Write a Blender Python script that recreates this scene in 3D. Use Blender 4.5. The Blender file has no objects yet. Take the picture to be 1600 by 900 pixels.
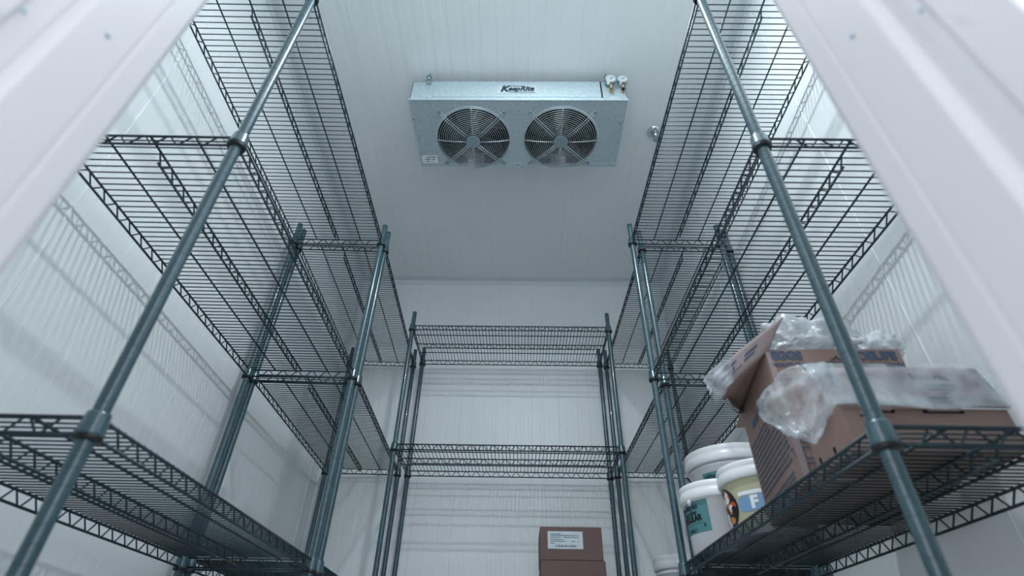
import bpy, math, random
from math import sin, cos, pi, radians, atan2, hypot
from mathutils import Vector, Matrix
random.seed(7)
SC = bpy.context.scene
COL = SC.collection
H = 0.36                      # height of the lens above the cold room's floor

# ------------------------------------------------------------------ camera
PITCH, YAW, ROLL, FPX = 0.6453, -0.0205, 0.0202, 832.975
cam_d = bpy.data.cameras.new('camera'); cam = bpy.data.objects.new('camera', cam_d); COL.objects.link(cam)
F = Vector((sin(YAW)*cos(PITCH), cos(YAW)*cos(PITCH), sin(PITCH)))
R0 = Vector((cos(YAW), -sin(YAW), 0)); U0 = R0.cross(F)
R = cos(ROLL)*R0 + sin(ROLL)*U0; U = -sin(ROLL)*R0 + cos(ROLL)*U0
cam.matrix_world = Matrix(((R.x, U.x, -F.x, 0), (R.y, U.y, -F.y, 0), (R.z, U.z, -F.z, H), (0, 0, 0, 1)))
cam_d.sensor_width = 36; cam_d.lens = FPX/1600*36; cam_d.clip_start = 0.02
cam_d.dof.use_dof = True; cam_d.dof.focus_distance = 2.35; cam_d.dof.aperture_fstop = 2.6
SC.camera = cam

# ------------------------------------------------------------------ world, light, exposure
w = bpy.data.worlds.new('world'); SC.world = w; w.use_nodes = True
w.node_tree.nodes['Background'].inputs[0].default_value = (0.92, 0.95, 1.0, 1)
w.node_tree.nodes['Background'].inputs[1].default_value = 1.9
LIGHT = Vector((0.10, 0.74, 2.775))
LAMP_STRENGTH = 1230.0         # the lamp's glowing globe (built below) is the room's light
SC.view_settings.view_transform = 'Standard'; SC.view_settings.look = 'None'
SC.view_settings.exposure = 0.0; SC.view_settings.gamma = 1.0; SC.view_settings.use_curve_mapping = False

# ------------------------------------------------------------------ materials
def mat(name, col, rough=0.5, metal=0.0, noise=None, bump=None, spec=0.5, coat=0.0, varr=None):
    m = bpy.data.materials.new(name); m.use_nodes = True
    nt = m.node_tree; b = nt.nodes['Principled BSDF']
    b.inputs['Base Color'].default_value = (*col, 1); b.inputs['Roughness'].default_value = rough
    b.inputs['Metallic'].default_value = metal; b.inputs['Specular IOR Level'].default_value = spec
    if coat: b.inputs['Coat Weight'].default_value = coat
    tc = nt.nodes.new('ShaderNodeTexCoord')
    if noise:                                   # (scale, amount) mottling of the colour
        n = nt.nodes.new('ShaderNodeTexNoise'); n.inputs['Scale'].default_value = noise[0]; n.inputs['Detail'].default_value = 4
        nt.links.new(tc.outputs['Object'], n.inputs['Vector'])
        mr = nt.nodes.new('ShaderNodeMapRange'); mr.inputs[1].default_value = 0.3; mr.inputs[2].default_value = 0.7
        mr.inputs[3].default_value = 1-noise[1]; mr.inputs[4].default_value = 1+noise[1]
        nt.links.new(n.outputs['Fac'], mr.inputs[0])
        mx = nt.nodes.new('ShaderNodeMix'); mx.data_type = 'RGBA'; mx.blend_type = 'MULTIPLY'; mx.inputs[0].default_value = 1
        mx.inputs[6].default_value = (*col, 1); nt.links.new(mr.outputs[0], mx.inputs[7])
        nt.links.new(mx.outputs[2], b.inputs['Base Color'])
    if bump:                                    # (scale, strength, distance)
        n = nt.nodes.new('ShaderNodeTexNoise'); n.inputs['Scale'].default_value = bump[0]; n.inputs['Detail'].default_value = 3
        nt.links.new(tc.outputs['Object'], n.inputs['Vector'])
        bp = nt.nodes.new('ShaderNodeBump'); bp.inputs['Strength'].default_value = bump[1]; bp.inputs['Distance'].default_value = bump[2]
        nt.links.new(n.outputs['Fac'], bp.inputs['Height']); nt.links.new(bp.outputs[0], b.inputs['Normal'])
    return m
def galv(name, col, rough):
    m = mat(name, col, rough, 0.5); nt = m.node_tree; b = nt.nodes['Principled BSDF']
    tc = nt.nodes.new('ShaderNodeTexCoord'); v = nt.nodes.new('ShaderNodeTexVoronoi'); v.inputs['Scale'].default_value = 260
    nt.links.new(tc.outputs['Object'], v.inputs['Vector'])
    mr = nt.nodes.new('ShaderNodeMapRange'); mr.inputs[3].default_value = 0.78; mr.inputs[4].default_value = 1.12
    s = nt.nodes.new('ShaderNodeSeparateColor'); nt.links.new(v.outputs['Color'], s.inputs[0]); nt.links.new(s.outputs[0], mr.inputs[0])
    mx = nt.nodes.new('ShaderNodeMix'); mx.data_type = 'RGBA'; mx.blend_type = 'MULTIPLY'; mx.inputs[0].default_value = 1
    mx.inputs[6].default_value = (*col, 1); nt.links.new(mr.outputs[0], mx.inputs[7]); nt.links.new(mx.outputs[2], b.inputs['Base Color'])
    mr2 = nt.nodes.new('ShaderNodeMapRange'); mr2.inputs[3].default_value = rough-0.06; mr2.inputs[4].default_value = rough+0.10
    nt.links.new(s.outputs[1], mr2.inputs[0]); nt.links.new(mr2.outputs[0], b.inputs['Roughness'])
    return m
def plastic_film(name, clear):
    m = bpy.data.materials.new(name); m.use_nodes = True; nt = m.node_tree
    b = nt.nodes['Principled BSDF']; b.inputs['Base Color'].default_value = (0.86, 0.90, 0.93, 1)
    b.inputs['Roughness'].default_value = 0.16; b.inputs['Specular IOR Level'].default_value = 0.9
    t = nt.nodes.new('ShaderNodeBsdfTransparent'); t.inputs[0].default_value = (0.96, 0.98, 1, 1)
    x = nt.nodes.new('ShaderNodeMixShader')
    tc = nt.nodes.new('ShaderNodeTexCoord'); n = nt.nodes.new('ShaderNodeTexNoise'); n.inputs['Scale'].default_value = 18; n.inputs['Detail'].default_value = 4
    nt.links.new(tc.outputs['Object'], n.inputs['Vector'])
    mr = nt.nodes.new('ShaderNodeMapRange'); mr.inputs[1].default_value = 0.35; mr.inputs[2].default_value = 0.65
    mr.inputs[3].default_value = clear-0.2; mr.inputs[4].default_value = min(1, clear+0.15)
    nt.links.new(n.outputs['Fac'], mr.inputs[0]); nt.links.new(mr.outputs[0], x.inputs[0])
    bp = nt.nodes.new('ShaderNodeBump'); bp.inputs['Strength'].default_value = 0.4; bp.inputs['Distance'].default_value = 0.003
    nt.links.new(n.outputs['Fac'], bp.inputs['Height']); nt.links.new(bp.outputs[0], b.inputs['Normal'])
    nt.links.new(b.outputs[0], x.inputs[1]); nt.links.new(t.outputs[0], x.inputs[2])
    nt.links.new(x.outputs[0], nt.nodes['Material Output'].inputs['Surface'])
    return m
M = dict(
    panel=mat('white_embossed_panel', (0.835, 0.865, 0.88), 0.42, noise=(3, 0.02), bump=(160, 0.10, 0.002)),
    bead=mat('white_sealant', (0.85, 0.89, 0.92), 0.3),
    trim=mat('white_trim_metal', (0.72, 0.77, 0.80), 0.35),
    jamb=mat('white_frame_plastic', (0.60, 0.60, 0.63), 0.4, noise=(5, 0.02)),
    floor=mat('grey_floor_plate', (0.56, 0.58, 0.59), 0.5, noise=(6, 0.08)),
    epoxy=mat('green_grey_epoxy', (0.034, 0.082, 0.102), 0.24, 0.05, noise=(40, 0.12), spec=0.8, coat=0.35),
    wire=mat('dark_epoxy_wire', (0.018, 0.036, 0.046), 0.38, 0.2, spec=0.4),
    black=mat('black_plastic', (0.006, 0.007, 0.008), 0.45),
    galv=galv('galvanised_steel', (0.58, 0.69, 0.74), 0.45),
    chrome=mat('plated_wire', (0.62, 0.68, 0.70), 0.22, 0.9),
    hub=mat('grey_hub_disc', (0.30, 0.40, 0.45), 0.45, 0.4),
    fan=mat('grey_fan_blade', (0.035, 0.05, 0.058), 0.5, 0.2),
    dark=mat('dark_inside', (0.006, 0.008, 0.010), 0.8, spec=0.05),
    ink=mat('dark_blue_ink', (0.012, 0.035, 0.055), 0.5),
    label=mat('pale_label', (0.50, 0.58, 0.62), 0.5),
    paper=mat('white_paper', (0.60, 0.66, 0.70), 0.55),
    labelink=mat('grey_print', (0.08, 0.11, 0.14), 0.6),
    brass=mat('brass', (0.50, 0.36, 0.22), 0.3, 0.9),
    dial=mat('white_dial', (0.58, 0.63, 0.66), 0.3),
    card=mat('brown_cardboard', (0.285, 0.195, 0.165), 0.75, noise=(14, 0.07)),
    cardpale=mat('pale_cardboard', (0.33, 0.27, 0.27), 0.72, noise=(14, 0.06)),
    cardedge=mat('cardboard_edge', (0.52, 0.42, 0.37), 0.7),
    cardred=mat('brown_box_board', (0.155, 0.092, 0.085), 0.7, noise=(12, 0.06)),
    blueprint=mat('blue_print', (0.065, 0.095, 0.155), 0.65),
    pail=mat('white_pail_plastic', (0.84, 0.85, 0.87), 0.3),
    cream=mat('cream_wrap', (0.48, 0.47, 0.31), 0.35),
    teal=mat('teal_label', (0.085, 0.235, 0.25), 0.4),
    badge=mat('blue_badge', (0.20, 0.36, 0.56), 0.4),
    white=mat('white_print', (0.85, 0.87, 0.9), 0.4),
    red=mat('tomato_red', (0.62, 0.07, 0.02), 0.4), orange=mat('orange_food', (0.65, 0.22, 0.06), 0.4),
    green=mat('olive_green', (0.22, 0.22, 0.06), 0.4), pink=mat('onion_pink', (0.62, 0.33, 0.42), 0.4),
    pale=mat('pale_food', (0.70, 0.60, 0.38), 0.4), night=mat('dark_food', (0.015, 0.015, 0.02), 0.35),
    film=plastic_film('clear_plastic_film', 0.78), film2=plastic_film('cloudy_plastic_film', 0.45),
    liner=mat('grey_paper_liner', (0.30, 0.32, 0.33), 0.7, noise=(30, 0.15)),
)
gl = bpy.data.materials.new('lamp_glass'); gl.use_nodes = True
gb = gl.node_tree.nodes['Principled BSDF']; gb.inputs['Emission Color'].default_value = (0.84, 0.95, 1, 1); gb.inputs['Emission Strength'].default_value = LAMP_STRENGTH
M['lamp'] = gl

# ------------------------------------------------------------------ mesh builder
class MB:
    def __init__(s): s.v = []; s.f = []; s.smooth = []
    def box(s, a, b, mtx=None):
        x0, y0, z0 = a; x1, y1, z1 = b; n = len(s.v)
        vs = [Vector(p) for p in ((x0,y0,z0),(x1,y0,z0),(x1,y1,z0),(x0,y1,z0),(x0,y0,z1),(x1,y0,z1),(x1,y1,z1),(x0,y1,z1))]
        if mtx: vs = [mtx @ v for v in vs]
        s.v += vs
        for q in ((0,3,2,1),(4,5,6,7),(0,1,5,4),(1,2,6,5),(2,3,7,6),(3,0,4,7)): s.f.append(tuple(n+i for i in q)); s.smooth.append(False)
        return s
    def tube(s, pts, r, n=6, closed=False, caps=True):
        pts = [Vector(p) for p in pts]; k = len(pts); base = len(s.v); up = None
        for i, p in enumerate(pts):
            if closed: d = pts[(i+1) % k]-pts[i-1]
            elif i == 0: d = pts[1]-pts[0]
            elif i == k-1: d = pts[-1]-pts[-2]
            else: d = (pts[i+1]-pts[i]).normalized()+(pts[i]-pts[i-1]).normalized()
            d.normalize()
            if up is None: up = Vector((0,0,1)) if abs(d.z) < .9 else Vector((1,0,0))
            a = d.cross(up).normalized(); b = a.cross(d).normalized(); up = b
            rr = r[i] if isinstance(r, (list, tuple)) else r
            for j in range(n):
                t = 2*pi*j/n; s.v.append(p+(a*cos(t)+b*sin(t))*rr)
        m = k if closed else k-1
        for i in range(m):
            i2 = (i+1) % k
            for j in range(n):
                s.f.append((base+i*n+j, base+i*n+(j+1) % n, base+i2*n+(j+1) % n, base+i2*n+j)); s.smooth.append(True)
        if caps and not closed:
            s.f.append(tuple(base+j for j in range(n))[::-1]); s.f.append(tuple(base+(k-1)*n+j for j in range(n))); s.smooth += [False, False]
        return s
    def lathe(s, prof, n=24, c=(0,0,0), mtx=None, capb=True, capt=True, smooth=True):
        base = len(s.v); c = Vector(c)
        for (r, z) in prof:
            for j in range(n):
                t = 2*pi*j/n; v = Vector((r*cos(t), r*sin(t), z))
                if mtx: v = mtx @ v
                s.v.append(v+c)
        for i in range(len(prof)-1):
            for j in range(n):
                s.f.append((base+i*n+j, base+i*n+(j+1) % n, base+(i+1)*n+(j+1) % n, base+(i+1)*n+j)); s.smooth.append(smooth)
        k = len(prof)-1
        if capb: s.f.append(tuple(base+j for j in range(n))[::-1]); s.smooth.append(False)
        if capt: s.f.append(tuple(base+k*n+j for j in range(n))); s.smooth.append(False)
        return s
    def grid(s, fn, nu, nv, smooth=True):
        base = len(s.v)
        for i in range(nu+1):
            for j in range(nv+1): s.v.append(Vector(fn(i/nu, j/nv)))
        for i in range(nu):
            for j in range(nv):
                a = base+i*(nv+1)+j; s.f.append((a, a+nv+1, a+nv+2, a+1)); s.smooth.append(smooth)
        return s
    def poly(s, pts):
        base = len(s.v); s.v += [Vector(p) for p in pts]; s.f.append(tuple(range(base, base+len(pts)))); s.smooth.append(False); return s
    def mesh(s, name, m):
        me = bpy.data.meshes.new(name); me.from_pydata([tuple(v) for v in s.v], [], s.f)
        me.polygons.foreach_set('use_smooth', s.smooth); me.materials.append(m); me.update(); return me
    def build(s, name, m, parent=None, loc=None): return link(name, s.mesh(name, m), parent, loc)
def link(name, data, parent=None, loc=None, rot=None):
    o = bpy.data.objects.new(name, data); COL.objects.link(o)
    if parent: o.parent = parent
    if loc is not None: o.location = loc
    if rot is not None: o.rotation_euler = rot
    return o
def tag(o, label, cat, group=None):
    o['label'] = label; o['category'] = cat
    if group: o['group'] = group
    return o
def thing(name, label, cat, loc, rz=0, group=None):
    return tag(link(name, None, None, loc, (0, 0, rz)), label, cat, group)
def struct(o): o['kind'] = 'structure'; return o
def thicken(o, t, off=0.0):
    md = o.modifiers.new('thickness', 'SOLIDIFY'); md.thickness = t; md.offset = off; return o
def bevel(o, wd, seg=2):
    md = o.modifiers.new('bevel', 'BEVEL'); md.width = wd; md.segments = seg; md.limit_method = 'ANGLE'; return o
def text_geo(s, size, shear=0.0, bold=0.0, ext=0.0006, squash=1.0, res=3):
    cu = bpy.data.curves.new('t', 'FONT'); cu.body = s; cu.size = size; cu.align_x = 'CENTER'; cu.align_y = 'CENTER'
    cu.shear = shear; cu.offset = bold; cu.extrude = ext; cu.resolution_u = res
    o = bpy.data.objects.new('t', cu); COL.objects.link(o); dg = bpy.context.evaluated_depsgraph_get(); dg.update()
    me = bpy.data.meshes.new_from_object(o.evaluated_get(dg)); bpy.data.objects.remove(o)
    vs = [Vector((v.co.x*squash, v.co.y, v.co.z)) for v in me.vertices]; fs = [tuple(p.vertices) for p in me.polygons]
    bpy.data.meshes.remove(me); return vs, fs
def add_text(mb, s, size, place, **kw):
    vs, fs = text_geo(s, size, **kw); b = len(mb.v)
    mb.v += [Vector(place(v)) for v in vs]; mb.f += [tuple(b+i for i in f) for f in fs]; mb.smooth += [False]*len(fs); return mb
def flat(o, ux, uy, n=None):
    o, ux, uy = Vector(o), Vector(ux).normalized(), Vector(uy).normalized(); n = n or ux.cross(uy)
    return lambda v: o+ux*v.x+uy*v.y+n*v.z
def rect_on(mb, place, cx, cy, w_, h_, z=0.0, t=0.0004):
    q = [(cx-w_/2, cy-h_/2), (cx+w_/2, cy-h_/2), (cx+w_/2, cy+h_/2), (cx-w_/2, cy+h_/2)]; b = len(mb.v)
    mb.v += [Vector(place(Vector((x, y, z)))) for x, y in q]+[Vector(place(Vector((x, y, z+t)))) for x, y in q]
    for f in ((0,3,2,1),(4,5,6,7),(0,1,5,4),(1,2,6,5),(2,3,7,6),(3,0,4,7)): mb.f.append(tuple(b+i for i in f)); mb.smooth.append(False)
    return mb

# ------------------------------------------------------------------ room
ZC = 2.45+H; YB = 3.165; YF = 0.32; YO = 0.17
XL0, XL1 = -1.112, -1.190      # left wall at the front and at the back
XR0, XR1 = 0.975, 1.045
DL, DR, DH = -0.407, 0.317, 2.06
def panelled(wall, org, u, v, n, width, height, joints, pitch=0.075, deep=1.0):
    """ribbed insulated panels side by side on a wall; u across the panels, v along the ribs, n into the room"""
    org, u, v, n = Vector(org), Vector(u).normalized(), Vector(v).normalized(), Vector(n).normalized()
    edges = [0]+[j for j in joints if 0 < j < width]+[width]
    for a, b in zip(edges[:-1], edges[1:]):
        a2 = a+(0.0012 if a > 0 else 0); b2 = b-(0.0012 if b < width else 0)
        prof = [(a2, -0.006), (a2, 0.0)]; t = a+pitch*0.6
        k = 0
        while t < b-0.06:
            d = (0.0014 if k % 3 else 0.0009)*deep
            prof += [(t-0.002, 0), (t+0.001, -d), (t+0.021, -d), (t+0.024, 0)]
            if k % 2 == 0: prof += [(t+0.047, 0), (t+0.0485, -0.0004*deep), (t+0.050, 0)]
            t += pitch; k += 1
        prof += [(b2, 0.0), (b2, -0.006)]
        mb = MB()
        for (x, z) in prof: mb.v += [org+u*x+n*z, org+u*x+v*height+n*z]
        for i in range(len(prof)-1): mb.f.append((2*i, 2*i+2, 2*i+3, 2*i+1)); mb.smooth.append(False)
        mb.build('panel', M['panel'], wall)
        if b < width:
            sb = MB(); c = org+u*b+n*0.0002; s = [c+u*0.0028*cos(q)+n*0.0022*sin(q) for q in (0, pi/4, pi/2, 3*pi/4, pi)]
            for p in s: sb.v += [p, p+v*height]
            for i in range(4): sb.f.append((2*i, 2*i+2, 2*i+3, 2*i+1)); sb.smooth.append(True)
            sb.build('joint_bead', M['bead'], wall)
def slab(name, mb, m): return struct(mb.build(name, m))
def quad_slab(pts, dz=None, off=None):
    mb = MB(); n = len(pts); off = Vector(off)
    mb.v = [Vector(p) for p in pts]+[Vector(p)+off for p in pts]
    mb.f = [tuple(range(n))[::-1], tuple(range(n, 2*n))]+[(i, (i+1) % n, (i+1) % n+n, i+n) for i in range(n)]; mb.smooth = [False]*(n+2); return mb
EPS = 0.006
floor = slab('floor', MB().box((-1.4, -1.2, -0.1), (1.3, YB+0.1, 0)), M['floor'])
ceil_ = slab('ceiling', quad_slab([(-1.35, YO, ZC+EPS), (1.2, YO, ZC+EPS), (1.2, YB+.1, ZC+EPS), (-1.35, YB+.1, ZC+EPS)], off=(0, 0, 0.1)), M['panel'])
wl = slab('wall_left', quad_slab([(XL0-EPS, YF, 0), (XL1-EPS, YB, 0), (XL1-EPS, YB, ZC), (XL0-EPS, YF, ZC)], off=(-0.1, 0, 0)), M['panel'])
wr = slab('wall_right', quad_slab([(XR0+EPS, YF, 0), (XR1+EPS, YB, 0), (XR1+EPS, YB, ZC), (XR0+EPS, YF, ZC)], off=(0.1, 0, 0)), M['panel'])
wb = slab('wall_back', MB().box((-1.3, YB+EPS, 0), (1.15, YB+0.1, ZC)), M['panel'])
wf = MB(); wf.box((-1.3, YO, 0), (DL-0.03, YF-EPS, ZC)); wf.box((DR+0.03, YO, 0), (1.2, YF-EPS, ZC)); wf.box((DL-0.03, YO, DH+0.03), (DR+0.03, YF-EPS, ZC))
wf = slab('wall_front', wf, M['panel'])
lw = hypot(XL1-XL0, YB-YF); ul = Vector((XL1-XL0, YB-YF, 0))
panelled(wl, (XL0, YF, 0), ul, (0, 0, 1), (1, 0, 0), lw, ZC, [0.94-YF, 1.99-YF, 3.04-YF], deep=0.4)
ur = Vector((XR1-XR0, YB-YF, 0))
panelled(wr, (XR0, YF, 0), ur, (0, 0, 1), (-1, 0, 0), lw, ZC, [1.15-YF, 2.175-YF], deep=0.4)
panelled(wb, (XL1, YB, 0), (1, 0, 0), (0, 0, 1), (0, -1, 0), XR1-XL1, ZC, [-.515-XL1, .246-XL1])
panelled(ceil_, (-1.2, YF, ZC), (1, 0, 0), (0, 1, 0), (0, 0, -1), 2.26, YB-YF, [-.79+1.2, .276+1.2])
panelled(wf, (XL0, YF, 0), (1, 0, 0), (0, 0, 1), (0, 1, 0), DL-0.03-XL0, ZC, [], deep=0.4)
panelled(wf, (DR+0.03, YF, 0), (1, 0, 0), (0, 0, 1), (0, 1, 0), XR0-DR-0.03, ZC, [], deep=0.4)
# corner trims: an angle between the ceiling and each wall, and up each back corner
def angle_trim(name, a, b, n1, n2, leg=0.04, t=0.0012):
    a, b, n1, n2 = Vector(a), Vector(b), Vector(n1), Vector(n2); mb = MB()
    s = [n1*leg, n1*leg+n2*t*1.6, (n1*0.006+n2*0.004), (n1*0.004+n2*0.006), n2*leg+n1*t*1.6, n2*leg]
    for p in s: mb.v += [a+p, b+p]
    for i in range(5): mb.f.append((2*i, 2*i+2, 2*i+3, 2*i+1)); mb.smooth.append(False)
    o = mb.build(name, M['trim']); return struct(o)
angle_trim('trim_1', (XL1, YB, ZC), (XR1, YB, ZC), (0, -1, 0), (0, 0, -1), 0.045)
angle_trim('trim_2', (XL0, YF, ZC), (XL1, YB, ZC), (1, 0, 0), (0, 0, -1), 0.042)
angle_trim('trim_3', (XR0, YF, ZC), (XR1, YB, ZC), (-1, 0, 0), (0, 0, -1), 0.042)
angle_trim('trim_4', (XL1, YB, 0), (XL1, YB, ZC), (1, 0, 0), (0, -1, 0), 0.02)
angle_trim('trim_5', (XR1, YB, 0), (XR1, YB, ZC), (-1, 0, 0), (0, -1, 0), 0.02)
# door frame: moulded white jambs with a lip, a flat and a step
def jamb(name, side, x):
    mb = MB(); s = side
    prof = [(x, YF+0.004), (x-s*0.002, YF-0.0), (x-s*0.0035, YF-0.004), (x-s*0.0035, YF-0.026), (x-s*0.0015, YF-0.031), (x-s*0.005, YF-0.034),
            (x-s*0.005, YF-0.082), (x-s*0.003, YF-0.086), (x+s*0.004, YF-0.090), (x+s*0.004, YF-0.112), (x-s*0.001, YF-0.118), (x-s*0.001, YO-0.004), (x+s*0.03, YO-0.006), (x+s*0.05, YO-0.006),
            (x+s*0.05, YO), (x+s*0.03, YO), (x+s*0.03, YF-EPS), (x+s*0.012, YF+0.006)]
    n = len(prof)
    for (px, py) in prof: mb.v += [Vector((px, py, 0)), Vector((px, py, DH+0.0))]
    for i in range(n): j = (i+1) % n; mb.f.append((2*i, 2*j, 2*j+1, 2*i+1)); mb.smooth.append(False)
    mb.f.append(tuple(2*i for i in range(n))); mb.f.append(tuple(2*i+1 for i in range(n))); mb.smooth += [False, False]
    return struct(mb.build(name, M['jamb']))
# side: +1 when the wall lies towards +x of the face
j1 = jamb('trim_6', -1, DL); j2 = jamb('trim_7', 1, DR)
struct(MB().box((DL-0.03, YO-0.006, DH), (DR+0.03, YF+0.004, DH+0.03)).build('trim_8', M['jamb']))
for jb, x, s in ((j1, DL, 1), (j2, DR, -1)):
    for y, z in ((0.262, 0.86), (0.205, 0.79), (0.262, 1.35), (0.262, 0.30)):
        MB().lathe([(0.003, 0), (0.003, 0.0006), (0.002, 0.0010)], 12, (x+s*0.005, y, z), Matrix.Rotation(s*pi/2, 4, 'Y')).build('screw', M['hub'], jb)

# ------------------------------------------------------------------ wire shelving
W_, ZT = 0.42, 1.819+H
Z3 = 1.688+H; Z2 = 0.978+H; Z1 = 0.2915+H
PR = 0.0127
pm = MB().lathe([(0.004, 0.0), (0.016, 0.0), (0.017, 0.006), (0.010, 0.012), (0.010, 0.02), (PR, 0.022)], 18); z = 0.022
while z < ZT-0.03:
    pm.lathe([(PR, z), (PR, z+0.0240)], 18, capb=False, capt=False)
    pm.lathe([(PR, z+0.0240), (PR-0.0005, z+0.0244), (PR-0.0005, z+0.0250), (PR, z+0.0254)], 18, capb=False, capt=False, smooth=False); z += 0.0254
pm.lathe([(PR, z), (PR, ZT-0.006)], 18, capb=False)
post_me = pm.mesh('post', M['epoxy'])
cap_me = MB().lathe([(PR+0.0004, 0), (PR+0.0004, 0.004), (PR-0.002, 0.0065), (0.003, 0.007)], 14).mesh('cap', M['epoxy'])
collar_me = MB().lathe([(0.0205, 0.003), (0.0212, 0.006), (0.0195, 0.012), (0.0175, 0.036), (0.0165, 0.040), (PR, 0.0405)], 20, capb=True).mesh('collar', M['epoxy'])
ring_me = MB().lathe([(PR, -0.0045), (0.0190, -0.0040), (0.0205, -0.0005), (0.0200, 0.003), (PR, 0.003)], 20).mesh('collar_ring', M['black'])
RW, CW = 0.0032, 0.0019        # rail and cross wire radii
cross_me = MB().tube([(0, 0.0005, 0), (0, W_-0.0005, 0)], CW, 6).mesh('cross_wire', M['wire'])
def zig(a, b, zlo, zhi, pitch=0.057, start=0.02):
    a, b = Vector(a), Vector(b); L = (b-a).length; d = (b-a)/L; n = max(2, int((L-2*start)/(pitch/2))); st = (L-2*start)/n; pts = []
    for i in range(n+1):
        t = start+i*st; z = zhi if i % 2 == 0 else zlo
        pts += [a+d*(t-0.004)+Vector((0, 0, z)), a+d*(t+0.004)+Vector((0, 0, z))]
    return pts
shelf_cache = {}
def shelf_meshes(L):
    k = round(L, 3)
    if k in shelf_cache: return shelf_cache[k]
    lo_, hi_ = 0.006, 0.034; c = 0.016
    fr = MB()
    for y in (0, W_):
        fr.tube([(c, y, hi_), (L-c, y, hi_)], RW); fr.tube([(c, y, lo_), (L-c, y, lo_)], RW)
    for x in (0, L):
        fr.tube([(x, c, hi_), (x, W_-c, hi_)], RW); fr.tube([(x, c, lo_), (x, W_-c, lo_)], RW)
    zs = [MB().tube(zig((0.03, y, 0), (L-0.03, y, 0), lo_+.001, hi_-.001), 0.0022, 5).mesh('zigzag_wire', M['wire']) for y in (0, W_)]
    zs += [MB().tube(zig((x, 0.03, 0), (x, W_-0.03, 0), lo_+.001, hi_-.001), 0.0022, 5).mesh('zigzag_wire', M['wire']) for x in (0, L)]
    mid = MB().tube([(0, W_/2, hi_), (L, W_/2, hi_)], RW).tube([(0.055, W_/2, lo_), (L-0.055, W_/2, lo_)], RW)
    mid.tube(zig((0.02, W_/2, 0), (L-0.02, W_/2, 0), lo_+.001, hi_-.001), 0.0022, 5)
    sup = [MB().tube([(0, y, hi_), (L, y, hi_)], RW*0.9).mesh('support_wire', M['wire']) for y in (W_/4, 3*W_/4)]
    r = (fr.mesh('shelf', M['wire']), zs, mid.mesh('centre_truss', M['wire']), sup); shelf_cache[k] = r; return r
def rack(x, y, rz, L, label, zs, skew=0.0):
    t = thing('wire_shelving_rack', label, 'shelving', (x, y, 0), rz, 'wire shelving racks around the cold room')
    for px in (0, L):
        for py in (0, W_):
            p = link('post', post_me, t, (px, py, 0))
            for z in zs: link('collar', collar_me, p, (0, 0, z)); link('collar_ring', ring_me, p, (0, 0, z))
            link('cap', cap_me, p, (0, 0, ZT-0.006))
    fr, zz, mid, sup = shelf_meshes(L)
    for z in zs:
        s = link('shelf', fr, t, (0, 0, z))
        for m in zz: link('zigzag_wire', m, s)
        link('centre_truss', mid, s)
        for m in sup: link('support_wire', m, s)
        n = int((L-0.03)/0.0195); st = (L-0.03)/n
        for i in range(n+1): link('cross_wire', cross_me, s, (0.015+i*st, 0, 0.034+RW*0.7+CW*0.6))
    return t
def rack_lr(fx0, y0, fx1, y1, label, side):
    L = hypot(fx1-fx0, y1-y0); a = atan2(y1-y0, fx1-fx0)
    if side > 0:                                  # right racks start from the wall side so that the local y axis faces the aisle
        nx, ny = sin(a), -cos(a); fx0 += nx*W_; y0 += ny*W_
    return rack(fx0, y0, a, L, label, (Z1, Z2, Z3))
rack_lr(-.6516, .773, -.6708, 1.914, 'dark green-grey wire shelving rack on the left wall, nearest the doorway, empty', -1)
rack_lr(-.6654, 1.9640, -.7060, 3.120, 'dark green-grey wire shelving rack on the left wall, second one, reaching the back corner', -1)
rack_lr(.5395, .771, .5273, 1.896, 'wire shelving rack on the right wall nearest the doorway, loaded with cartons and pails', 1)
rack_lr(.5813, 1.9440, .5650, 3.1055, 'wire shelving rack on the right wall in the far corner, behind the loaded rack', 1)
rack(-.6405, 2.668, 0, 1.160, 'wire shelving rack standing across the back wall between the side racks', (Z1, 0.964+H, Z3))

# ------------------------------------------------------------------ evaporator
EX0, EX1, EY0, EY1, EZ0, EZ1 = -.540, .503, 1.494, 1.892, 2.245+H, 2.402+H
ev = thing('evaporator_unit', 'galvanised twin-fan cooling unit hanging flat under the ceiling', 'cooling unit', (0, 0, EZ0))
def EV(mb, name, m, parent=ev):
    mb.v = [Vector((v[0], v[1], v[2]-EZ0)) for v in mb.v]; return mb.build(name, m, parent)
FANS = [(-.247, 1.716), (.197, 1.715)]; FR = 0.180
# bottom pan with two round openings
bp = MB(); mid = (FANS[0][0]+FANS[1][0])/2; N = 48
for (cx, cy), (xa, xb) in zip(FANS, ((EX0, mid), (mid, EX1))):
    rim = []
    for j in range(N):
        t = 2*pi*(j+.5)/N; dx, dy = cos(t), sin(t)
        k = min((xb-cx)/dx if dx > 0 else (xa-cx)/dx, (EY1-cy)/dy if dy > 0 else (EY0-cy)/dy); rim.append((cx+dx*k, cy+dy*k))
    b = len(bp.v)
    for j in range(N):
        t = 2*pi*(j+.5)/N; bp.v += [Vector((cx+FR*cos(t), cy+FR*sin(t), EZ0)), Vector((*rim[j], EZ0))]
    for j in range(N):
        a0, a1 = rim[j], rim[(j+1) % N]; j2 = (j+1) % N
        if abs(a0[0]-a1[0]) > 1e-6 and abs(a0[1]-a1[1]) > 1e-6:    # put the corner back in
            cxx = xb if max(a0[0], a1[0]) > cx else xa; cyy = EY1 if max(a0[1], a1[1]) > cy else EY0
            bp.v.append(Vector((cxx, cyy, EZ0))); bp.f.append((b+2*j, b+2*j+1, len(bp.v)-1, b+2*j2+1, b+2*j2))
        else: bp.f.append((b+2*j, b+2*j+1, b+2*j2+1, b+2*j2))
        bp.smooth.append(False)
EV(bp, 'bottom_pan', M['galv'])
body = MB(); T = 0.002
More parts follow.
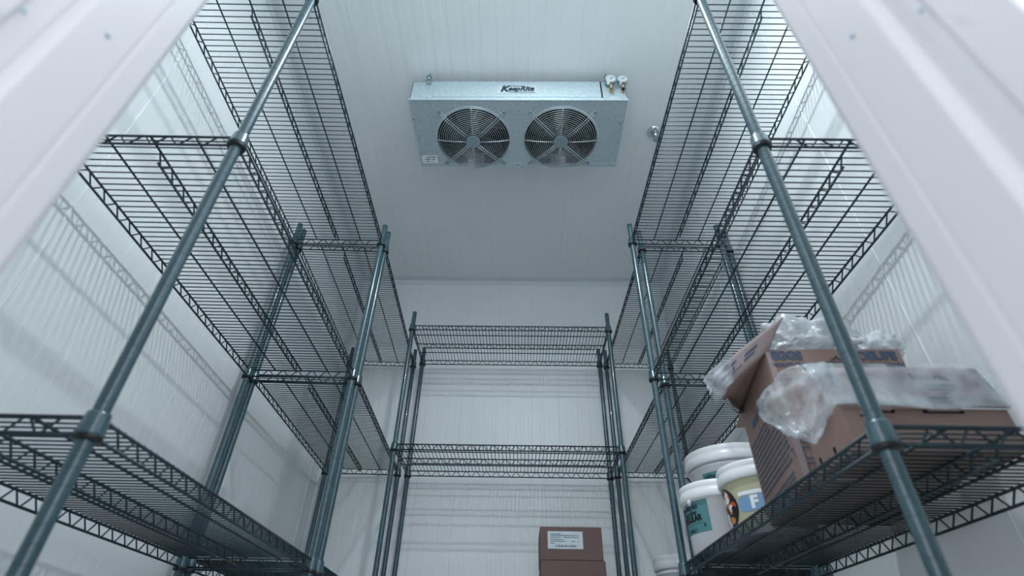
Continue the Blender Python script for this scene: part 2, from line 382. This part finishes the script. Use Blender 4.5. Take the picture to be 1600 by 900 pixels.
body.box((EX0, EY0, EZ0+0.001), (EX1, EY0+T, EZ1)); body.box((EX0, EY1-T, EZ0+0.001), (EX1, EY1, EZ1))
body.box((EX0, EY0, EZ0+0.001), (EX0+T, EY1, EZ1)); body.box((EX1-T, EY0, EZ0+0.001), (EX1, EY1, EZ1)); body.box((EX0, EY0, EZ1-T), (EX1, EY1, EZ1))
EV(body, 'housing', M['galv'])
EV(MB().box((EX0-.003, EY0-.004, EZ0-.002), (EX1+.003, EY0, EZ0+.012)), 'front_lip', M['galv'])
EV(MB().box((EX0+.01, EY1-.020, EZ0-.003), (EX1-.002, EY1+.001, EZ0-.0005)), 'rear_lip', M['galv'])
EV(MB().box((-.437, EY0-.003, EZ0+.026), (.380, EY0, EZ1-.002)), 'front_cover', M['galv'])
EV(MB().box((.3805, EY0-.0042, EZ0+.024), (.386, EY0-.0005, EZ1-.004)), 'cover_gap', M['dark'])
EV(MB().box((EX0+.004, EY0+.004, EZ1-.03), (EX1-.004, EY1-.004, EZ1-.025)), 'coil', M['dark'])
for x, y in [(-.535, 1.60), (-.527, 1.72), (-.545+.02, 1.80), (.492, 1.73), (.485, 1.62), (-.02, EY1-.010), (-.40, EY1-.010), (.30, EY1-.010)]:
    EV(MB().lathe([(.004, -.002), (.004, 0)], 10, (x, y, EZ0-.001)), 'screw', M['chrome'])
for x, z in [(-.45, .132), (-.455, .10), (-.457, .02), (.392, .02), (.40, .012)]:
    EV(MB().lathe([(.0035, 0), (.0035, .002)], 10, (x, EY0-.001, EZ0+z), Matrix.Rotation(pi/2, 4, 'X')), 'screw', M['chrome'])
for gi, (cx, cy) in enumerate(FANS):
    ring = MB().lathe([(FR, EZ0+.002), (FR+.001, EZ0-.001), (FR+.004, EZ0-.004), (FR+.008, EZ0-.0045), (FR+.012, EZ0-.0005)], 48, (cx, cy, 0), capb=False, capt=False)
    EV(ring, 'fan_ring', M['galv'])
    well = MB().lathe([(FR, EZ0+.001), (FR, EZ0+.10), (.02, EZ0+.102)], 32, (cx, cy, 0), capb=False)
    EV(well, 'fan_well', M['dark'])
    f = MB()
    for k in range(5):
        a0 = 2*pi*k/5+.35*gi+.5
        def blade(u, v, a0=a0):
            r = .036+(.128)*v; th = a0+(u-.5)*(1.0-.15*v)+.35*v; return (cx+r*cos(th), cy+r*sin(th), EZ0+.052+(u-.5)*.05)
        f.grid(blade, 6, 5)
    fo = EV(f, 'fan_blades', M['fan']); thicken(fo, .0018)
    EV(MB().lathe([(.042, EZ0+.03), (.042, EZ0+.09)], 24, (cx, cy, 0)), 'fan_motor', M['dark'])
    gd = MB(); zg = lambda r: EZ0-.004-.018*(1-(r/.186)**4)
    nr = 15
    for i in range(nr):
        r = .044+i*(.182-.044)/(nr-1)
        gd.tube([(cx+r*cos(2*pi*j/44), cy+r*sin(2*pi*j/44), zg(r)) for j in range(44)], .0019, 6, closed=True)
    gd.tube([(cx+.186*cos(2*pi*j/48), cy+.186*sin(2*pi*j/48), EZ0-.003) for j in range(48)], .0022, 6, closed=True)
    g = EV(gd, 'fan_guard', M['chrome'])
    for k in range(8):
        th = k*pi/4; c_, s_ = cos(th), sin(th)
        if k % 2 == 0:
            m = MB().tube([(cx+c_*r, cy+s_*r, zg(r)-.003) for r in (.03, .08, .13, .17, .186)], .0026, 6)
        else:
            m = MB()
            for q in (-.006, .006):
                m.tube([(cx+c_*r-s_*q, cy+s_*r+c_*q, zz) for r, zz in ((.03, zg(.03)-.003), (.09, zg(.09)-.003), (.15, zg(.15)-.003), (.178, EZ0-.016), (.192, EZ0-.008), (.200, EZ0-.003), (.216, EZ0-.003))], .0024, 6)
            ex, ey = cx+c_*.222, cy+s_*.222
            m.tube([(ex+.008*cos(q*pi/6), ey+.008*sin(q*pi/6), EZ0-.003) for q in range(12)], .0018, 6, closed=True)
        EV(m, 'guard_spoke', M['chrome'], g)
        if k % 2: EV(MB().lathe([(.0045, -.006), (.0045, 0)], 12, (ex, ey, EZ0)), 'screw', M['hub'], g)
    EV(MB().lathe([(.036, zg(.03)-.006), (.037, zg(.03)-.003), (.037, zg(.03))], 32, (cx, cy, 0)), 'hub_disc', M['hub'], g)
pl = flat((-.024, EY0-.0035, EZ0+.088), (1, 0, 0), (0, 0, 1))
EV(rect_on(MB(), pl, 0, 0, .20, .072, 0, .0008), 'name_plate', M['label'])
tx = MB(); pl2 = flat((-.022, EY0-.0045, EZ0+.088), (1, 0, 0), (0, 0, 1))
vK, _ = text_geo('K', .060, shear=.3, bold=.002)
add_text(tx, 'K', .066, lambda v: pl2(Vector((v.x-.066, v.y, v.z))), shear=.3, bold=.0034, squash=.85)
add_text(tx, 'eep', .050, lambda v: pl2(Vector((v.x-.0195, v.y+.002, v.z))), shear=.3, bold=.0024, squash=.78)
add_text(tx, 'Rite', .054, lambda v: pl2(Vector((v.x+.044, v.y+.003, v.z))), shear=.3, bold=.0024, squash=.76)
rect_on(tx, pl2, .020, -.026, .125, .005, 0, .0006); rect_on(tx, pl2, -.008, .0245, .075, .004, 0, .0006)
EV(tx, 'lettering', M['ink'])
plr = flat((-.487, 1.848, EZ0-.0008), (1, 0, 0), (0, -1, 0), Vector((0, 0, -1)))
EV(rect_on(MB(), plr, 0, 0, .082, .052, 0, .0006), 'rating_label', M['white'])
rl = MB()
for (x, y, ww) in ((-.004, .014, .024), (.022, .014, .022), (-.012, 0, .03), (.018, 0, .018), (-.014, -.014, .02), (.008, -.014, .008)): rect_on(rl, plr, x, y, ww, .005, .0006, .0004)
EV(rl, 'label_print', M['labelink'])
for x, y in ((-.462, EY0-.006), (-.462, EY1+.002), (.415, EY0-.006), (.415, EY1+.002)):
    m = MB().box((x-.012, y, EZ1-.028), (x+.012, y+.004, EZ1+.02)).box((x-.012, y-.016, EZ1+.018), (x+.012, y+.004, EZ1+.022))
    EV(m, 'hanger_bracket', M['hub']); EV(MB().lathe([(.0045, EZ1), (.0045, ZC)], 10, (x, y-.007, 0)), 'hanger_rod', M['chrome'])
    EV(MB().lathe([(.006, 0), (.006, .004)], 6, (x, y-.0005, EZ1-.014), Matrix.Rotation(pi/2, 4, 'X')), 'bolt', M['chrome'])
def gauge(x, z, lab, tilt, capm):
    g = thing('pressure_gauge', lab, 'gauge', (x, EY0, EZ0+z), 0)
    mt = Matrix.Rotation(radians(tilt), 4, 'X')
    MB().lathe([(.010, 0), (.010, .014), (.0065, .016), (.0065, .03)], 8, (0, 0, 0), Matrix.Rotation(pi/2, 4, 'X'), smooth=False).build('fitting', M['brass'], g)
    MB().tube([(0, -.026, -.004), (0, -.028, .014), (0, -.030, .030)], .0058, 8).build('stem', M['brass'], g)
    MB().tube([(0, -.026, -.006), (-.004, -.030, -.022)], [.007, .008], 8).build('valve_cap', M[capm], g)
    C_ = Vector((0, -.030, .052)); mt = Matrix.Rotation(radians(90+tilt), 4, 'X')
    cs = MB().lathe([(.018, -.012), (.026, -.011), (.027, .006), (.0285, .009), (.0285, .012), (.026, .012), (.026, .009)], 28, C_, mt, capt=False).build('case', M['chrome'], g)
    MB().lathe([(.0255, .0085), (.0255, .0095)], 28, C_, mt).build('dial', M['dial'], cs)
    nd = MB().box((-.0012, -.005, .0098), (.0012, .017, .0104), Matrix.Translation(C_) @ mt @ Matrix.Rotation(-.9, 4, 'Z'))
    nd.lathe([(.003, .0096), (.003, .0112)], 12, C_, mt); nd.build('needle', M['labelink'], cs)
    tk = MB()
    for q in range(12):
        a = q/12*2*pi; tk.box((-.0006, .019, .0096), (.0006, .0235, .0100), Matrix.Translation(C_) @ mt @ Matrix.Rotation(a, 4, 'Z'))
    tk.build('tick_marks', M['labelink'], cs)
gauge(.427, .072, 'left of the two small round pressure gauges on the cooling unit, beside the dark slot', 4, 'brass')
gauge(.484, .070, 'right one of two small pressure gauges on the cooling unit, with black valve cap', 0, 'black')

sp = thing('sprinkler_head', 'small chrome sprinkler head with round flange on the ceiling by the right shelves', 'sprinkler', (.726, 1.82, ZC))
MB().lathe([(.042, 0), (.042, -.004), (.034, -.014), (.020, -.018)], 28, capb=False, capt=True).build('flange', M['chrome'], sp)
MB().lathe([(.012, -.016), (.012, -.034), (.008, -.036), (.008, -.046)], 12).build('body', M['chrome'], sp)
MB().tube([(-.010, 0, -.040), (-.014, 0, -.055), (-.003, 0, -.068), (.003, 0, -.068), (.014, 0, -.055), (.010, 0, -.040)], .0022, 6).build('frame_arm', M['chrome'], sp)
MB().lathe([(.018, -.069), (.018, -.071)], 16).build('deflector', M['chrome'], sp)

# ceiling lamp above the doorway, the room's own light (just out of the frame)
lamp = thing('ceiling_lamp', 'round vapour-proof ceiling lamp just inside the doorway', 'lamp', (LIGHT.x, LIGHT.y, ZC))
MB().lathe([(.080, 0), (.080, -.03), (.070, -.033)], 36).build('base', M['trim'], lamp)
MB().lathe([(.050, -.033), (.058, -.033), (.058, -.037), (.047, -.037)], 36, capb=False, capt=False).build('diffuser_ring', M['trim'], lamp)
MB().lathe([(.0465, -.0362), (.044, -.0385), (.036, -.0398), (.020, -.0405), (.004, -.0407)], 32, capb=False).build('glass_diffuser', M['lamp'], lamp)

# ------------------------------------------------------------------ pails
ZS = Z1+0.0405
def pail(name, label, cx, cy, r0, r1, h, lidr, lidh, bodym='pail', extra=None, ribs=()):
    t = thing(name, label, 'pail', (cx, cy, ZS), 0, None)
    hb = h-lidh; rr = lambda z: r0+(r1-r0)*z/hb
    prof = [(r0-.006, 0), (r0, .005)]
    for z in sorted(ribs): prof += [(rr(z)-.0002, z-.004), (rr(z)+.005, z-.003), (rr(z)+.005, z+.003), (rr(z)+.0002, z+.004)]
    prof += [(r1, hb), (r1, hb+.004)]
    MB().lathe(prof, 96).build('bucket', M['pail'], t)
    MB().lathe([(r1+.001, hb-.012), (lidr-.003, hb-.012), (lidr, hb-.009), (lidr, hb+lidh*.30), (lidr-.004, hb+lidh*.42), (lidr-.003, hb+lidh*.55), (lidr-.001, hb+lidh*.75), (lidr-.004, h-.002), (lidr-.008, h), (lidr-.014, h), (lidr-.018, h-.006)], 64, capb=False).build('lid', M['pail'], t)
    toward = Vector((-cx, -cy, 0)).normalized(); right = Vector((-toward.y, toward.x, 0))
    def cyl(a0, z0, off=.0008):
        def f(v):
            z = z0+v.y; r = rr(z)+off+v.z*.5; a = a0+v.x/rr(z); return toward*(cos(a)*r)+right*(sin(a)*r)+Vector((0, 0, z))
        return f
    return t, cyl, rr
def patch(t, cyl, a0, a1, z0, z1, m, name, off=.0006, nu=24):
    f = cyl(0, 0, off)
    mb = MB(); r = .11
    mb.grid(lambda u, v: f(Vector(((a0+(a1-a0)*u)*RREF[0], z0+(z1-z0)*v, 0))), nu, 4); o = mb.build(name, M[m], t); return o
RREF = [0.11]
def cyl_angle(toward, right, rr):
    return lambda a, z, off: toward*(cos(a)*(rr(z)+off))+right*(sin(a)*(rr(z)+off))+Vector((0, 0, z))
def wrap(t, cx, cy, rr, items):
    toward = Vector((-cx, -cy, 0)).normalized(); right = Vector((-toward.y, toward.x, 0))
    P = cyl_angle(toward, right, rr)
    for it in items:
        kind = it[0]
        if kind == 'rect':
            _, nm, m, a0, a1, z0, z1, off = it
            MB().grid(lambda u, v: P(a0+(a1-a0)*u, z0+(z1-z0)*v, off), max(6, int(abs(a1-a0)*14)), 3).build(nm, M[m], t)
        elif kind == 'text':
            _, nm, m, s, size, a0, z0, off, kw = it
            mb = MB(); add_text(mb, s, size, lambda v: P(a0+v.x/rr(z0), z0+v.y, off+v.z), **kw); mb.build(nm, M[m], t)
        elif kind == 'blobs':
            _, nm, m, lst, off = it
            mb = MB()
            for (a, z, ra, rz, rot) in lst:
                b = len(mb.v); K = 24; RG = 8 if ra > .03 else 1; mb.v.append(P(a, z, off))
                for g_ in range(1, RG+1):
                    for j in range(K):
                        q = 2*pi*j/K; x, y = ra*cos(q)*g_/RG, rz*sin(q)*g_/RG; x, y = x*cos(rot)-y*sin(rot), x*sin(rot)+y*cos(rot)
                        mb.v.append(P(a+x/rr(z), z+y, off))
                for j in range(K): mb.f.append((b, b+1+j, b+1+(j+1) % K)); mb.smooth.append(True)
                for g_ in range(RG-1):
                    for j in range(K):
                        c0 = b+1+g_*K; mb.f.append((c0+j, c0+K+j, c0+K+(j+1) % K, c0+(j+1) % K)); mb.smooth.append(True)
            o_ = mb.build(nm, M[m], t)
            if len(lst) > 1: o_['kind'] = 'stuff'
D = radians
# small white pail with the teal label
h1 = .205
t, _, rr = pail('white_pail', 'small white pail with teal label, beside the post at the loaded shelf end', .645, 1.800, .104, .110, h1, .121, .040, ribs=(.155,))
k = dict(bold=.0006, squash=.9)
wrap(t, .645, 1.80, rr, [('rect', 'label', 'teal', D(-118), D(-18), .058, .150, .0006),
    ('text', 'lettering', 'ink', 'elite dairy ltd', .020, D(-62), .134, .0012, k), ('text', 'lettering', 'ink', 'SOUR CREAM', .0115, D(-58), .116, .0012, k),
    ('text', 'lettering', 'black', 'REGULAR', .024, D(-58), .100, .0012, dict(bold=.0011, squash=.95)), ('text', 'lettering', 'ink', '19 T1A 1', .012, D(-58), .067, .0012, k),
    ('blobs', 'label_mark', 'ink', [(D(-28), .077, .0035, .006, 0)], .0012), ('rect', 'label_line', 'ink', D(-85), D(-30), .0845, .0853, .0012)])
MB().lathe([(.014, 0), (.014, .006), (.006, .010)], 14, tuple(rr(.15)*Vector((-.94, -.34, 0))+Vector((0, 0, .152))), Matrix.Rotation(-pi/2, 4, 'Y') ).build('handle_boss', M['pail'], t)
# cream wrapped pail
cx, cy = .690, 1.548
t, _, rr = pail('cream_pail', 'cream-wrapped white-lidded pail with salad picture and blue badge, beside the egg carton', cx, cy, .105, .112, .185, .121, .036)
food = [('rect', 'wrap', 'cream', D(-178), D(178), .006, .146, .0010),
        ('blobs', 'picture', 'night', [(D(-88), .072, .087, .066, 0)], .0016)]
def rnd(n, seed, sz):
    r = random.Random(seed); out = []
    while len(out) < n:
        a, z = r.uniform(-125, -48), r.uniform(.012, .132)
        if ((D(a)-D(-88))*.11/.078)**2+((z-.072)/.058)**2 > .9: continue
        out.append((D(a), z, sz*r.uniform(.7, 1.3), sz*r.uniform(.7, 1.3), r.uniform(0, 3)))
    return out
food += [('blobs', 'picture', 'green', rnd(12, 1, .011), .0018), ('blobs', 'picture', 'red', rnd(12, 2, .012), .0020), ('blobs', 'picture', 'orange', rnd(8, 3, .010), .0022),
         ('blobs', 'picture', 'pale', rnd(10, 4, .009), .0024), ('blobs', 'picture', 'pink', rnd(5, 5, .007), .0026), ('blobs', 'picture', 'white', rnd(14, 6, .009), .0028), ('blobs', 'picture', 'night', rnd(8, 8, .007), .0030)]
food += [('rect', 'badge', 'badge', D(-32), D(14), .052, .092, .0018), ('blobs', 'badge', 'badge', [(D(-32), .072, .018, .020, 0)], .0016),
         ('rect', 'badge_band', 'white', D(-38), D(6), .094, .104, .0018),
         ('text', 'lettering', 'white', 'F', .042, D(-16), .072, .0024, dict(bold=.0022))]
wrap(t, cx, cy, rr, food)
# big white pail behind
cx, cy = .795, 2.025
t, _, rr = pail('large_white_pail', 'large white lidded pail rising behind the two small pails', cx, cy, .128, .148, .391, .163, .044, ribs=(.325,))
wrap(t, cx, cy, rr, [('rect', 'label', 'teal', D(-42), D(14), .20, .302, .0006), ('text', 'lettering', 'ink', 'elite dairy ltd', .0255, D(-13), .287, .0012, k)])
# pail at the back
t, _, rr = pail('white_pail', 'plain white pail low on the far right shelf, half hidden by posts', .79, 2.93, .106, .112, .203, .122, .050, ribs=(.125,))

# ------------------------------------------------------------------ cartons on the back rack
for nm, z0, x0, x1, dy, lab in (('brown_box', ZS, .106, .397, 0, 'lower of two stacked dark brown boxes on the back rack, plain front'),
                            ('brown_box', ZS+.1465, .104, .390, .004, 'upper of two stacked dark brown boxes on the back rack, white shipping label')):
    t = thing(nm, lab, 'box', ((x0+x1)/2, 2.72, z0), 0, 'brown boxes stacked on the back rack'); ww = (x1-x0)/2
    b = MB().box((-ww, dy, 0), (ww, dy+.26, .1265)).build('box_body', M['cardred'], t)
    bevel(MB().box((-ww-.003, dy-.003, .002), (ww+.003, dy+.263, .1455)).build('lid', M['cardred'], t), .002)
    if dy:
        pl = flat((-ww+.115, dy-.0035, .087), (1, 0, 0), (0, 0, 1))
        rect_on(MB(), pl, 0, 0, .165, .076, 0, .0005).build('shipping_label', M['paper'], t)
        pr = MB(); rn = random.Random(4); x = -.048
        while x < .055:
            ww_ = rn.choice((.0015, .003, .0045)); rect_on(pr, pl, x, -.026, ww_, .010, .0006, .0003); x += ww_+rn.choice((.0015, .003))
        for yy, xa, xb in ((.026, -.07, -.02), (.020, -.07, .065), (.012, -.072, -.02), (.012, -.01, .065), (.002, -.07, -.01), (-.006, -.072, .0), (-.006, .03, .045), (-.006, .058, .065), (-.014, -.07, -.05)):
            rect_on(pr, pl, (xa+xb)/2, yy, xb-xa, .0028, .0006, .0003)
        pr.build('label_print', M['labelink'], t)

# ------------------------------------------------------------------ egg carton (open, racked slightly out of square)
A0, A1, A2, A3 = Vector((.558, 1.060, 0)), Vector((.853, 1.052, 0)), Vector((.905, 1.388, 0)), Vector((.617, 1.400, 0))
HA = .296
t = thing('egg_carton', 'open brown egg carton printed in blue, flaps up, on the loaded right shelf', 'carton', (.72, 1.22, ZS))
org = Vector((.72, 1.22, 0))
wa = MB(); tk = .004
for a, b in ((A0, A1), (A1, A2), (A2, A3), (A3, A0)):
    d = (b-a).normalized(); n = Vector((-d.y, d.x, 0)); q = [a-org, b-org, b-org+n*tk, a-org+n*tk]; base = len(wa.v)
    wa.v += q+[p+Vector((0, 0, HA)) for p in q]
    for f in ((0,3,2,1),(4,5,6,7),(0,1,5,4),(1,2,6,5),(2,3,7,6),(3,0,4,7)): wa.f.append(tuple(base+i for i in f)); wa.smooth.append(False)
wa.poly([p-org+Vector((0, 0, .002)) for p in (A0, A1, A2, A3)])
wa.poly([p-org+Vector((0, 0, .24)) for p in (A0, A1, A2, A3)])
wa.build('carton_body', M['card'], t)
face = flat(A0-org+Vector((0, -.0008, 0)), A1-A0, (0, 0, 1))
pr = MB()
add_text(pr, 'EGGS', .030, lambda v: face(Vector((v.x+.042, v.y+HA-.017, v.z))), bold=.0016, squash=.95)
add_text(pr, 'PRODUCT OF CANADA', .0135, lambda v: face(Vector((v.x+.058, v.y+HA-.040, v.z))), bold=.0006, squash=.78)
add_text(pr, 'OEUFS', .030, lambda v: face(Vector((v.x+.240, v.y+HA-.018, v.z))), bold=.0016, squash=.98)
add_text(pr, 'PRODUIT DU CANADA', .0135, lambda v: face(Vector((v.x+.236, v.y+HA-.041, v.z))), bold=.0006, squash=.80)
rect_on(pr, face, .06, HA-.075, .09, .004); rect_on(pr, face, .240, HA-.068, .09, .005)
for k in range(3): rect_on(pr, face, .025, .10-.032*k, .022, .003); rect_on(pr, face, .025, .078-.032*k, .022, .003); rect_on(pr, face, .0145, .089-.032*k, .002, .022); rect_on(pr, face, .0355, .089-.032*k, .002, .022)
# maple leaf outline round an egg shape
leaf = [(0, 1), (.14, .72), (.34, .80), (.26, .36), (.50, .56), (.56, .44), (.88, .48), (.74, .20), (.90, .08), (.42, -.28), (.48, -.46), (.06, -.40), (.04, -.85)]
leaf = leaf+[(-x, y) for x, y in leaf[::-1]][:-1]
LO = (.150, HA-.046); pts = [face(Vector((LO[0]+x*.030, LO[1]+y*.028, .0006))) for x, y in leaf]
MB().tube(pts, .0014, 4, closed=True).build('leaf_emblem', M['blueprint'], t); MB().tube([face(Vector((LO[0]+.011*cos(q*pi/8), LO[1]+.013*sin(q*pi/8), .0006))) for q in range(16)], .0012, 4, closed=True).build('egg_emblem', M['blueprint'], t)
pr.build('front_print', M['blueprint'], t)['kind'] = 'stuff'
side = flat(A3-org+Vector((-.0008, -.0002, 0)), A0-A3, (0, 0, 1)); sL = (A3-A0).length; pr = MB(); rn = random.Random(3)
rect_on(pr, side, sL*.52, HA-.075, .20, .016)
for i in range(11):
    y = HA-.112-i*.0125; x = .015; end = sL-.03-(.09 if i < 3 else 0)
    while x < end:
        ww = rn.uniform(.02, .05); rect_on(pr, side, x+ww/2, y, min(ww, end-x), .0052); x += ww+.005
for i in range(4): rect_on(pr, side, sL*.5, .036-i*.010, sL*.7, .004)
pr.build('side_print', M['blueprint'], t)
# paler strip of board colour down the near corner
MB().box((-.0012, -.0016, 0), (.012, -.0004, HA-.004), Matrix.Translation(A0-org)).build('corner_strip', M['cardpale'], t)
# raised side flap, outward over the pails
P = [Vector((.500, 1.222, .584)), Vector((.490, 1.231, .645)), Vector((.582, .985, .668)), Vector((.563, 1.052, .624))]
P = [Vector((p.x, p.y, p.z+H-ZS))-org for p in P]; Pm = [P[0], P[3]]
def fl(u, v):
    a = P[0].lerp(P[3], u); b = P[1].lerp(P[2], u); p = a.lerp(b, v); return p+Vector((-.010*sin(pi*u)*1.0, 0, .004*sin(pi*v)))
o = thicken(MB().grid(fl, 12, 4).build('side_flap', M['cardpale'], t), .004)
# join between flap and carton edge
E0, E1 = A0-org+Vector((0, 0, HA)), A3-org+Vector((0, 0, HA))
o = thicken(MB().grid(lambda u, v: E1.lerp(E0, u).lerp(fl(u, 0), v), 10, 3).build('flap_hinge', M['card'], t), .003)
pf = MB()
def fplace(cu, cv, sc):
    def f(v):
        u_, v_ = cu+v.x/.30, cv+v.y/.065
        p = Vector(fl(u_, v_)); n = (P[3]-P[0]).cross(P[1]-P[0]).normalized(); n = n if n.y < 0 else -n
        return p+n*(.0026+v.z)
    return f
f0 = fplace(0, 0, 1)
for (u_, v_, w_2, h_2) in ((.68, .50, .055, .008), (.67, .32, .050, .006), (.36, .62, .05, .004), (.30, .40, .07, .003), (.26, .74, .03, .012), (.40, .26, .09, .003)):
    rect_on(pf, lambda v, a=u_, b=v_: f0(Vector((v.x+a*.30, v.y+b*.065, v.z))), 0, 0, w_2, h_2)
pf.build('flap_print', M['blueprint'], t)
# far end liner sticking out under the flap (stacked tray edges)
ln = MB()
for k in range(7):
    q = k/6; ln.tube([P[0].lerp(E1, .1+.85*u)+Vector((0, -.02*q, -.006-.018*sin(pi*u)*(0.3+q))) for u in (0, .25, .5, .75, 1)], .0022, 5)
ln.build('tray_edges', M['liner'], t)
# back and right flaps, standing up behind
for a, b, dn, hh in ((A2, A3, Vector((0, .06, 0)), .07),):
    a2, b2 = a-org+Vector((0, 0, HA)), b-org+Vector((0, 0, HA))
    thicken(MB().grid(lambda u, v: a2.lerp(b2, u)+(dn+Vector((0, 0, -.02)))*v, 4, 2).build('flap', M['card'], t), .003)

# ------------------------------------------------------------------ crumpled plastic
from mathutils import noise as mn
def crumple(name, lab, centre, rad, m, seed, amp=.3, rot=(0, 0, 0), sub=4, shape=None, group=None):
    import bmesh
    bm = bmesh.new(); bmesh.ops.create_icosphere(bm, subdivisions=sub, radius=1)
    Rm = Matrix.Rotation(rot[2], 4, 'Z') @ Matrix.Rotation(rot[1], 4, 'Y') @ Matrix.Rotation(rot[0], 4, 'X')
    for v in bm.verts:
        p = v.co.copy(); s = Vector((seed*3.1, seed*1.7, seed))
        r1 = mn.ridged_multi_fractal(p*1.6+s, 1.0, 2.0, 4, 1.0, 2.0, noise_basis='PERLIN_ORIGINAL')
        r2 = mn.noise(p*2.2+s*2)
        r3 = abs(mn.noise(p*5.5+s)); r4 = abs(mn.noise(p*11+s))
        p *= 1+amp*(r2*.9-.28*(r1-1.0)-.55*r3-.25*r4)+amp*.18
        if shape: p = shape(p)
        v.co = Rm @ Vector((p.x*rad[0], p.y*rad[1], p.z*rad[2]))
    me = bpy.data.meshes.new(name); bm.to_mesh(me); bm.free(); me.materials.append(M[m])
    me.polygons.foreach_set('use_smooth', [True]*len(me.polygons))
    o = link(name, me, None, (centre[0], centre[1], centre[2]+H)); return tag(o, lab, 'plastic bag', group)
def drop(p):   # narrower to the bottom, flat top
    w2 = 1.0 if p.z > 0 else 1.0+.55*p.z
    return Vector((p.x*w2, p.y*w2, p.z if p.z < .45 else .45+(p.z-.45)*.4))
crumple('plastic_bag', 'clear crumpled plastic bag hanging down over the egg carton corner', (.540, .960, .452), (.052, .096, .076), 'film', 3, .30, (0, 0, radians(8)), 5, drop)
crumple('plastic_bag', 'cloudy crumpled plastic heaped on top of the egg carton, left of the near post', (.700, 1.12, .678), (.105, .075, .056), 'film2', 9, .55, (0, .1, 0), 5)
crumple('plastic_bag', 'small tuft of crumpled plastic on the egg carton, right of the near post', (.862, 1.13, .668), (.048, .05, .040), 'film2', 14, .55, (0, 0, 0), 4)
sl = MB()
nS = (P[3]-P[0]).cross(P[1]-P[0]).normalized(); nS = nS if nS.y < 0 else -nS
def sleeve(u, v):
    q = -.075+u*.50; vv = -.12+v*1.22
    a = P[0].lerp(P[3], q).lerp(P[1].lerp(P[2], q), vv)
    return a+nS*(.012+.003*sin(11*u+5*v)+.002*sin(23*v-4*u))+Vector((-.010*sin(pi*max(0, q)), 0, 0))
tag(thicken(MB().grid(sleeve, 24, 14).build('plastic_sheet', M['film'], None, (org.x, org.y, ZS)), .0006), 'clear plastic sheet wrapped round the raised flap of the egg carton', 'plastic sheet')

# ------------------------------------------------------------------ low carton with a raised lid flap, nearest on the shelf
B = thing('low_carton', 'low orange-brown carton with raised printed lid flap, nearest on the loaded shelf', 'carton', (.567, .887, ZS))
BW, BD, BH = .292, .135, .0765
bevel(MB().box((0, 0, 0), (BW, BD, BH)).build('carton_body', M['card'], B), .0015)
def lidf(u, v):
    return Vector((-.012*v+u*(BW+.004)-.002*v+.0, -.004-.002*sin(3*u)+.012*v, BH+.001+v*(.080+.004*sin(2.2*u))))
thicken(MB().grid(lidf, 16, 5).build('lid_flap', M['cardpale'], B), .0035)
for x0, x1 in ((.045, .085), (.150, .205)):
    bevel(MB().box((x0, -.010, BH-.007), (x1, -.001, BH+.002)).build('lid_tab', M['cardpale'], B), .001)
    MB().box((x0-.008, -.0012, BH-.009), (x1+.008, -.0002, BH-.004)).build('tab_slot', M['dark'], B)
sl = MB()
for (y, z, hh) in ((.055, .012, .014), (.110, .012, .014)): sl.box((-.0008, y, z), (-.0001, y+.007, z+hh))
sl.box((-.0008, .062, .010), (-.0001, .110, .013)); sl.box((.03, -.0006, .060), (.055, -.0001, .063)); sl.build('slots', M['dark'], B)
pb = MB(); lp = lambda v: Vector(lidf(v.x/BW, v.y/.08))+Vector((0, -.0022-v.z, 0))
add_text(pb, 'Burnbrae', .018, lambda v: lp(Vector((v.x+.190, v.y+.058, v.z))), bold=.0006); pb.build('lettering', M['labelink'], B); pb = MB()
for (x, y, ww, hh) in ((.195, .042, .062, .006), (.195, .034, .055, .004), (.198, .016, .070, .004), (.192, .009, .066, .004), (.06, .03, .05, .002)):
    rect_on(pb, lambda v, a=x, b=y: lp(Vector((v.x+a, v.y+b, v.z))), 0, 0, ww, hh)
pb.build('print_lines', M['labelink'], B)['kind'] = 'stuff'
def film(u, v):
    x = -.03+u*(BW+.045); zz = BH-.004+v*.090
    return Vector((x-.01*v, -.016-.003*sin(7*u+4*v)-.002*sin(19*u)+.012*v, zz+.003*sin(9*u)))
tag(thicken(MB().grid(film, 40, 10).build('plastic_sheet', M['film'], None, (.567, .887, ZS)), .0006), 'clear plastic sheet hanging over the low carton lid flap', 'plastic sheet')
